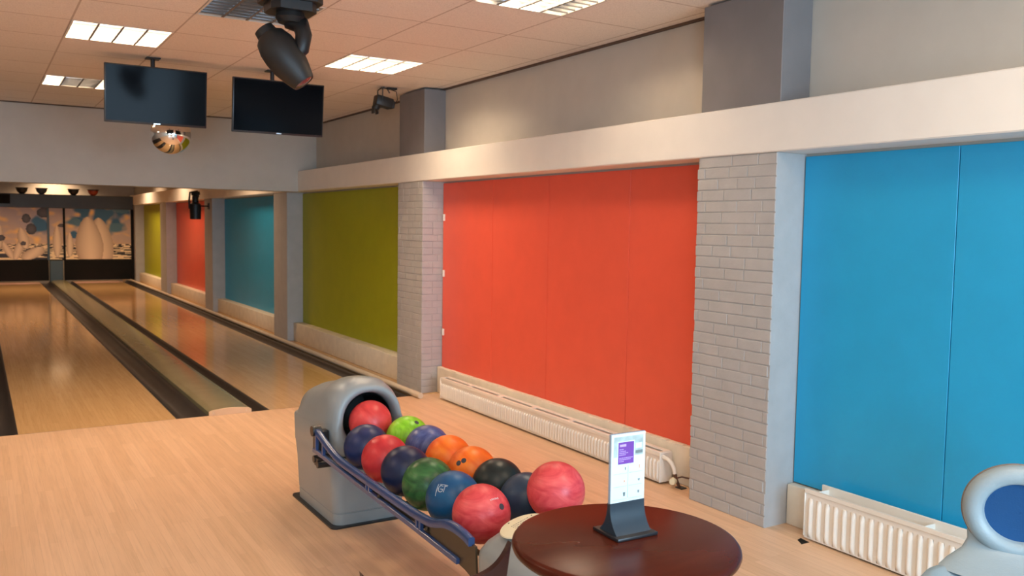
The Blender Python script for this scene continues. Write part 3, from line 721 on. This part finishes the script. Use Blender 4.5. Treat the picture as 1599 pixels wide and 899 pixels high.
for y in (4.08, 3.98, 3.43, 3.40, 2.93, 2.90):
    z1 = min(top, key=lambda p: abs(p[0]-y))[1]; z0 = min(low, key=lambda p: abs(p[0]-y))[1]
    bm = B(); bx(bm, 1.396, 1.412, y-0.008, y+0.008, z0, z1, 0.002); obj('rail_post', rel(bm), 'rail_blue', rt_)
bm = B(); bx(bm, 1.416, 1.424, 2.6, 4.02, 0.366, 0.388, 0.001); obj('inner_strip', rel(bm), 'bracket_brown', rt_)
# rail end fittings
bm = B(); tube(bm, [(1.385, 4.10, 0.49), (1.43, 4.10, 0.49)], 0.026, 16); bx(bm, 1.40, 1.47, 4.085, 4.13, 0.38, 0.49, 0.006); obj('rail_mount', rel(bm), 'black_plastic', rt_, True)
bm = B(); tube(bm, [(1.39, 4.09, 0.352), (1.47, 4.09, 0.352)], 0.018, 14); tube(bm, [(1.39, 4.035, 0.337), (1.47, 4.035, 0.337)], 0.018, 14); bx(bm, 1.395, 1.46, 4.035, 4.09, 0.325, 0.364); obj('hinge', rel(bm), 'black_plastic', rt_, True)
bm = B()
pl = [(2.84, 0.375), (2.84, 0.405), (2.72, 0.432), (2.63, 0.445), (2.49, 0.432), (2.478, 0.31), (2.56, 0.328), (2.70, 0.345)]
hole = [(2.665+0.035*math.cos(a), 0.405+0.018*math.sin(a)) for a in [2*PI*k/16 for k in range(16)]]
prism(bm, pl, 'X', 1.408, 1.416); obj('end_bracket', rel(bm), 'bracket_brown', rt_)
# near console
bm = B(); secs = []
for (hx, hy, z, r) in ((0.235, 0.19, 0.0, 0.05), (0.245, 0.20, 0.06, 0.05), (0.262, 0.222, 0.25, 0.06), (0.268, 0.225, 0.395, 0.06), (0.264, 0.222, 0.422, 0.06), (0.245, 0.210, 0.450, 0.06), (0.21, 0.185, 0.482, 0.06), (0.165, 0.15, 0.508, 0.06), (0.11, 0.10, 0.522, 0.06), (0.05, 0.045, 0.527, 0.03)):
    secs.append((rrect(XC, 2.285, hx, hy, min(r, hx*0.6, hy*0.6), 5), z))
loft(bm, secs); cons = obj('console', rel(bm), 'grey_shell', rt_, True)
bm = B(); bx(bm, 1.72, 1.90, 2.47, 2.66, 0.36, 0.432, 0.02, 3); obj('ball_stop', rel(bm), 'grey_shell', rt_, True)
bm = B(); lathe(bm, [(0.079, 0.0), (0.082, 0.003), (0.080, 0.007), (0.06, 0.009), (0.002, 0.009)], 40, Matrix.Translation((1.527, 2.375, 0.516)) @ Matrix.Rotation(-0.30, 4, 'Y') @ Matrix.Rotation(-0.10, 4, 'X'))
disc = obj('cover_disc', rel(bm), 'disc_cream', cons, True); disc['label'] = 'round cream cover plate'
bm = B(); Md = Matrix.Translation((1.527, 2.375, 0.516)) @ Matrix.Rotation(-0.30, 4, 'Y') @ Matrix.Rotation(-0.10, 4, 'X')
g = B(); random.seed(3)
for (x, y) in ((-0.055, -0.035), (-0.02, 0.062), (0.055, 0.03), (0.03, -0.06)):
    q = B(); lathe(q, [(0.003, 0.009), (0.003, 0.0098)], 8, Md @ Matrix.Translation((x, y, 0))); obj('screw', rel(q), 'ink', cons)
for k in range(5):
    yy = 0.028-k*0.013; x = -0.03
    while x < 0.035:
        w_ = random.uniform(0.004, 0.009); bx(g, x, x+w_, yy, yy+0.0018, 0.009, 0.0096); x += w_+0.003
g.transform(Md); bm.free(); obj('print_marks', rel(g), 'ink', cons)

# ---------------------------------------------------------------- bowling balls
RB = 0.1078
def hole(d, r=0.0115, r0=0.1078):
    d = Vector(d).normalized(); bm = B(); q = d.to_track_quat('Z', 'Y').to_matrix().to_4x4()
    lathe(bm, [(r, r0*0.9), (r, r0*0.9995), (r*0.98, r0+0.0004)], 16, q); return bm
def ball(loc, material, label, holes=(), rz=(0, 0, 0)):
    bm = B(); sphere(bm, (0, 0, 0), RB, 56, 32)
    o = obj('bowling_ball', bm, material, smooth=True, angle=80); o.location = loc
    tag(o, label, 'bowling ball', 'bowling balls on the return rack')
    for h in holes: obj('finger_hole', hole(h), 'ink', o, True)
    return o
def onball(o, d, updir, strokes, material='letter_white', w=0.0016):
    """thin raised strokes: polylines in tangent coordinates wrapped on the ball"""
    d = Vector(d).normalized(); u = Vector(updir); u = (u-d*u.dot(d)).normalized(); r = u.cross(d)
    bm = B()
    for s in strokes:
        pts = []
        for i in range(len(s)-1):
            for k in range(4):
                a = k/4; pts.append((s[i][0]*(1-a)+s[i+1][0]*a, s[i][1]*(1-a)+s[i+1][1]*a))
        pts.append(s[-1])
        tube(bm, [(d*RB+r*x+u*y).normalized()*(RB+0.0002) for x, y in pts], w/2, 6)
    obj('marking', bm, material, o)
ball_mat('ball_red', (0.62, 0.035, 0.035), (0.90, 0.10, 0.09), 3.5, 0.3)
ball_mat('ball_red_dark', (0.48, 0.02, 0.03), (0.72, 0.05, 0.05), 3.0)
ball_mat('ball_pink', (0.58, 0.03, 0.045), (0.84, 0.12, 0.12), 5.0, 0.25, (1, 1, 3))
ball_mat('ball_lime', (0.18, 0.50, 0.012), (0.38, 0.80, 0.05), 5, 0.3, (2, 1, 1))
ball_mat('ball_navy', (0.011, 0.020, 0.075), (0.022, 0.036, 0.125), 3)
ball_mat('ball_midnight', (0.006, 0.012, 0.042), (0.012, 0.024, 0.080), 3)
ball_mat('ball_violet', (0.030, 0.045, 0.17), (0.12, 0.15, 0.33), 5, 0.28, (1, 3, 1))
ball_mat('ball_orange', (0.85, 0.11, 0.008), (1.0, 0.26, 0.025), 3.5)
ball_mat('ball_green', (0.008, 0.045, 0.018), (0.06, 0.20, 0.055), 4.5, 0.26, (1, 1, 2.5))
ball_mat('ball_blue', (0.004, 0.06, 0.17), (0.008, 0.11, 0.26), 2.5)
ball_mat('ball_black', (0.006, 0.012, 0.014), (0.014, 0.026, 0.026), 3)
ball_mat('ball_steel', (0.016, 0.04, 0.085), (0.03, 0.065, 0.125), 3)
ball((XC, 4.055, 0.516), 'ball_red', 'bright red bowling ball in the mouth of the round hood')
ball((1.55, 3.795, 0.460), 'ball_navy', 'navy bowling ball at the hood end of the rail-side row')
ball((1.55, 3.575, 0.457), 'ball_red_dark', 'plain dark red bowling ball between two navy balls')
ball((1.55, 3.355, 0.456), 'ball_midnight', 'dark navy bowling ball between the dark red and the swirled green balls')
ball((1.55, 3.137, 0.456), 'ball_green', 'dark green swirled bowling ball in the rail-side row')
b15 = ball((1.55, 2.918, 0.456), 'ball_blue', 'deep blue bowling ball with a white logo next to the green one')
bR = ball((1.55, 2.698, 0.462), 'ball_pink', 'red bowling ball with one finger hole at the console end of the rail-side row', [(0.288, -0.849, 0.444)])
ball((1.80, 3.876, 0.458), 'ball_lime', 'lime green bowling ball right beside the hood', [(0.182, -0.56, 0.809)])
ball((1.80, 3.657, 0.457), 'ball_violet', 'violet blue streaked bowling ball between the lime and orange ones')
ball((1.80, 3.438, 0.456), 'ball_orange', 'orange bowling ball without visible holes, further from the viewer')
bo = ball((1.80, 3.220, 0.454), 'ball_orange', 'orange bowling ball with finger holes, nearer to the viewer', [(-0.789, -0.33, 0.519), (-0.63, -0.454, 0.63)])
ball((1.80, 3.001, 0.453), 'ball_black', 'black bowling ball between the orange and the slate blue balls')
ball((1.80, 2.783, 0.449), 'ball_steel', 'slate blue bowling ball half hidden by the raised red ball')
ball((1.80, 2.583, 0.541), 'ball_pink', 'raised pinkish red bowling ball just behind the round table')
zu = (0, 0, 1)
G = [[(-0.020, 0.018), (-0.020, -0.030)], [(0.004, 0.012), (-0.008, 0.014), (-0.014, 0.004), (-0.012, -0.008), (-0.002, -0.012), (0.006, -0.008), (0.006, 0.0), (-0.004, 0.0)],
     [(0.012, 0.014), (0.012, -0.010)], [(0.008, 0.014), (0.022, 0.014)], [(-0.012, 0.018), (0.022, 0.019)]]
onball(b15, (-0.704, -0.42, 0.575), zu, G)
rnd = random.Random(5)
def scribble(n):
    out = []
    for k in range(n):
        x = (k-n/2)*0.0065
        out.append([(x, -0.003), (x, 0.003), (x+0.003, 0.003 if k % 2 else -0.001), (x+0.003, -0.003)])
    return out
onball(bR, (0.10, -0.71, 0.70), zu, scribble(6), w=0.0011)
onball(bo, (-0.646, -0.757, 0.097), (0.3, -0.3, 1), scribble(5), w=0.0014)

# ---------------------------------------------------------------- round table with sign
TC = (1.362, 1.648)
t = thing('bistro_table', 'round dark wood table with a rounded edge in the foreground', 'table', (*TC, 0))
bm = B(); lathe(bm, [(0.002, 0.706), (0.262, 0.706), (0.274, 0.709), (0.281, 0.716), (0.284, 0.724), (0.2825, 0.732), (0.278, 0.738), (0.272, 0.740), (0.002, 0.740)], 96); obj('tabletop', bm, 'table_wood', t, True, angle=60)
bm = B(); lathe(bm, [(0.09, 0.704), (0.09, 0.698), (0.028, 0.69), (0.028, 0.04), (0.04, 0.03)], 24); obj('column', bm, 'black_metal', t, True)
bm = B(); lathe(bm, [(0.20, 0.0), (0.20, 0.012), (0.10, 0.028), (0.04, 0.032)], 40); obj('base_plate', bm, 'black_metal', t, True)
t = thing('menu_stand', 'upright white menu card in a dark holder on the round table', 'menu stand', (1.389, 1.682, 0.7405), -0.03)
bm = B(); bx(bm, -0.063, 0.063, -0.054, 0.054, 0.0, 0.0085, 0.002, 2); obj('foot', bm, 'black_plastic', t, True)
def flare(s):
    pts = []
    for k in range(13):
        q = k/12; pts.append((s*(0.006+0.030*(1-q)**2.6), 0.0085+0.074*q))
    return pts
bm = B(); f1 = flare(-1); f2 = flare(1)
prism(bm, f1+f2[::-1], 'X', -0.054, 0.054); obj('holder', bm, 'holder_dark', t, True, angle=30)
bm = B(); bx(bm, -0.054, 0.054, -0.0045, 0.0045, 0.079, 0.258, 0.0012); pn = obj('acrylic_panel', bm, 'acrylic_edge', t, True)
bm = B(); bx(bm, -0.053, 0.053, -0.0056, -0.0047, 0.080, 0.257); card = obj('menu_card', bm, 'paper', t)
def prn(name, material, rects, y=-0.0062):
    g = B()
    for (a, b_, c, d) in rects: bx(g, a, b_, y, -0.0056, c, d)
    return obj(name, g, material, card)
prn('photo_print', 'print_grey', [(-0.046, 0.046, 0.187, 0.250)], -0.0059)
prn('table_print', 'paper', [(0.022, 0.042, 0.216, 0.230), (-0.046, 0.046, 0.187, 0.199)], -0.00605)
prn('shadow_print', 'print_dark', [(0.022, 0.045, 0.203, 0.211)], -0.0061)
prn('purple_frame', 'paper', [(-0.0345, 0.0185, 0.178, 0.238)], -0.0062)
prn('purple_square', 'print_purple', [(-0.0325, 0.0165, 0.180, 0.236)], -0.0063)
rnd = random.Random(2)
rects = [(-0.028, -0.008, 0.2245, 0.2305)]
for k, (z, l) in enumerate(((0.2165, 0.012), (0.2115, 0.018), (0.207, 0.024), (0.2025, 0.02), (0.1945, 0.042), (0.1905, 0.036), (0.186, 0.014))):
    x = -0.029
    while x < -0.029+l:
        w_ = rnd.uniform(0.003, 0.006); rects.append((x, x+w_, z, z+0.0019)); x += w_+0.001
prn('text_lines', 'print_lilac', rects, -0.0064)
rl = []
for z in (0.1555, 0.1225, 0.0895): rl += [(-0.045, -0.003, z, z+0.0009), (0.003, 0.045, z, z+0.0009)]
rl += [(-0.0005, 0.0005, 0.092, 0.175)]
prn('table_rules', 'print_grey', rl)
g = B()
def icon(bm, x, z, s, kind):
    if kind == 0: poly = [(x-s*.25, z), (x+s*.25, z), (x+s*.35, z+s*1.8), (x-s*.35, z+s*1.8)]
    elif kind == 1: poly = [(x-s*.15, z), (x+s*.15, z), (x+s*.8, z+s*1.3), (x-s*.8, z+s*1.3)]
    else: poly = [(x-s*.45, z), (x+s*.45, z), (x+s*.75, z+s*2), (x-s*.75, z+s*2)]
    prism(bm, poly, 'Y', -0.0062, -0.0056)
g.free()
for nm, mm, args in (('glass_icon', 'print_dark', (-0.009, 0.164, 0.004, 0)), ('glass_icon', 'print_dark', (0.035, 0.131, 0.0045, 1)), ('glass_icon', 'print_dark', (-0.011, 0.097, 0.005, 2)),
                     ('glass_icon', 'print_dark', (0.034, 0.100, 0.0035, 2)), ('glass_icon', 'print_peach', (0.036, 0.164, 0.005, 0)), ('glass_icon', 'print_peach', (-0.011, 0.132, 0.0045, 1))):
    g = B(); icon(g, *args); obj(nm, g, mm, card)

# ---------------------------------------------------------------- chair by the table
t = thing('tub_chair', 'dark reddish brown curved chair back at the bottom edge beside the round table', 'chair', (0.828, 1.60, 0), 0.0)
bm = B()
def back(u, v, off=0.0):
    s = (u-0.5)*2
    x = 0.178*s*(1-0.32*(1-v)); y = 0.02*s*s+0.002+off
    zt = 0.750+0.056*abs(s)**5.2
    return Vector((x, y, 0.42+(zt-0.42)*v))
th = 0.016
va = grid_surface(bm, lambda u, v: back(u, v, -th/2), 33, 17); vb = grid_surface(bm, lambda u, v: back(u, v, th/2), 33, 17)
for i in range(32):
    bm.faces.new((va[i][16], va[i+1][16], vb[i+1][16], vb[i][16])); bm.faces.new((va[i][0], vb[i][0], vb[i+1][0], va[i+1][0]))
for j in range(16):
    bm.faces.new((va[0][j], va[0][j+1], vb[0][j+1], vb[0][j])); bm.faces.new((va[32][j], vb[32][j], vb[32][j+1], va[32][j+1]))
obj('backrest', bm, 'chair_wood', t, True, angle=50)
bm = B(); loft(bm, [(rrect(0, -0.22, 0.19, 0.19, 0.07), 0.435), (rrect(0, -0.22, 0.2, 0.2, 0.08), 0.445), (rrect(0, -0.22, 0.19, 0.19, 0.07), 0.462)]); obj('seat', bm, 'chair_wood', t, True)
for sx in (-1, 1):
    for y0, y1 in ((-0.05, 0.0), (-0.36, -0.40)):
        bm = B(); tube(bm, [(sx*0.14, y0, 0.44), (sx*0.18, y1, 0.0)], [0.016, 0.011], 10); obj('leg', bm, 'black_metal', t, True)

# ---------------------------------------------------------------- grey moulded seat at the right edge
t = thing('moulded_seat', 'pale grey moulded bowler seat with a dark blue oval back pad at the right edge', 'seat', (2.64, 1.36, 0), math.radians(-62))
# local frame: -Y looks towards the viewer after rotation
t.rotation_euler = (0, 0, math.radians(-60))
bm = B(); NB = 72
def egg(a, hx, hz, cz):
    x = hx*math.cos(a); z = hz*math.sin(a); return x, cz+z
CZ = 0.680
prof = [(0.60, -0.004, 0.0), (0.625, -0.016, 0), (0.66, -0.028, 0), (0.80, -0.034, 0), (0.93, -0.026, 0), (0.99, -0.008, 0), (1.0, 0.012, 0), (0.97, 0.03, 0), (0.7, 0.045, 0), (0.05, 0.052, 0)]
rings = []
for (s, yy, _) in prof:
    ring = []
    for k in range(NB):
        x, z = egg(2*PI*k/NB, 0.155*s, 0.142*s, CZ); ring.append(bm.verts.new((x, yy, z)))
    rings.append(ring)
for a, b_ in zip(rings, rings[1:]):
    for k in range(NB): bm.faces.new((a[k], a[(k+1) % NB], b_[(k+1) % NB], b_[k]))
bm.faces.new(rings[-1])
shell = obj('back_shell', bm, 'seat_shell', t, True, angle=70)
bm = B(); M = Matrix.Translation((0, -0.003, CZ)) @ Matrix.Rotation(PI/2, 4, 'X') @ Matrix.Diagonal((1, 0.142/0.155, 1, 1))
lathe(bm, [(0.097, 0.0), (0.094, 0.004), (0.05, 0.001), (0.002, 0.0)], 48, M); o = obj('back_pad', bm, 'seat_blue', t, True); o['label'] = 'dark blue oval back pad'
bm = B(); tube(bm, [(0.1552*math.cos(2*PI*k/72), 0.014, CZ+0.1422*math.sin(2*PI*k/72)) for k in range(73)], 0.0035, 6); obj('edge_trim', bm, 'edge_brown', t, True)
# neck and seat pan
bm = B(); secs = []
for (hw_, z, y, th_) in ((0.120, 0.640, 0.030, 0.02), (0.138, 0.600, 0.026, 0.026), (0.136, 0.575, 0.018, 0.035), (0.150, 0.550, -0.005, 0.045), (0.19, 0.525, -0.05, 0.07), (0.21, 0.505, -0.07, 0.09)):
    secs.append(([(hw_*math.cos(2*PI*k/40), y+th_*math.sin(2*PI*k/40)) for k in range(40)], z))
loft(bm, secs[::-1]); obj('neck', bm, 'seat_shell', t, True, angle=70)
bm = B(); rings = []
for (s, z) in ((0.4, 0.44), (0.85, 0.45), (0.98, 0.47), (1.0, 0.492), (0.96, 0.507), (0.86, 0.510), (0.78, 0.502), (0.6, 0.485), (0.1, 0.478)):
    rings.append([bm.verts.new((0.255*s*math.cos(2*PI*k/56), -0.19+0.215*s*math.sin(2*PI*k/56), z)) for k in range(56)])
for a, b_ in zip(rings, rings[1:]):
    for k in range(56): bm.faces.new((a[k], a[(k+1) % 56], b_[(k+1) % 56], b_[k]))
bm.faces.new(rings[0][::-1]); bm.faces.new(rings[-1]); obj('seat_pan', bm, 'seat_shell', t, True, angle=70)
bm = B(); lathe(bm, [(0.16, 0), (0.16, 0.01), (0.05, 0.03), (0.035, 0.05), (0.035, 0.44)], 32, Matrix.Translation((0, -0.17, 0))); obj('pedestal', bm, 'black_metal', t, True)
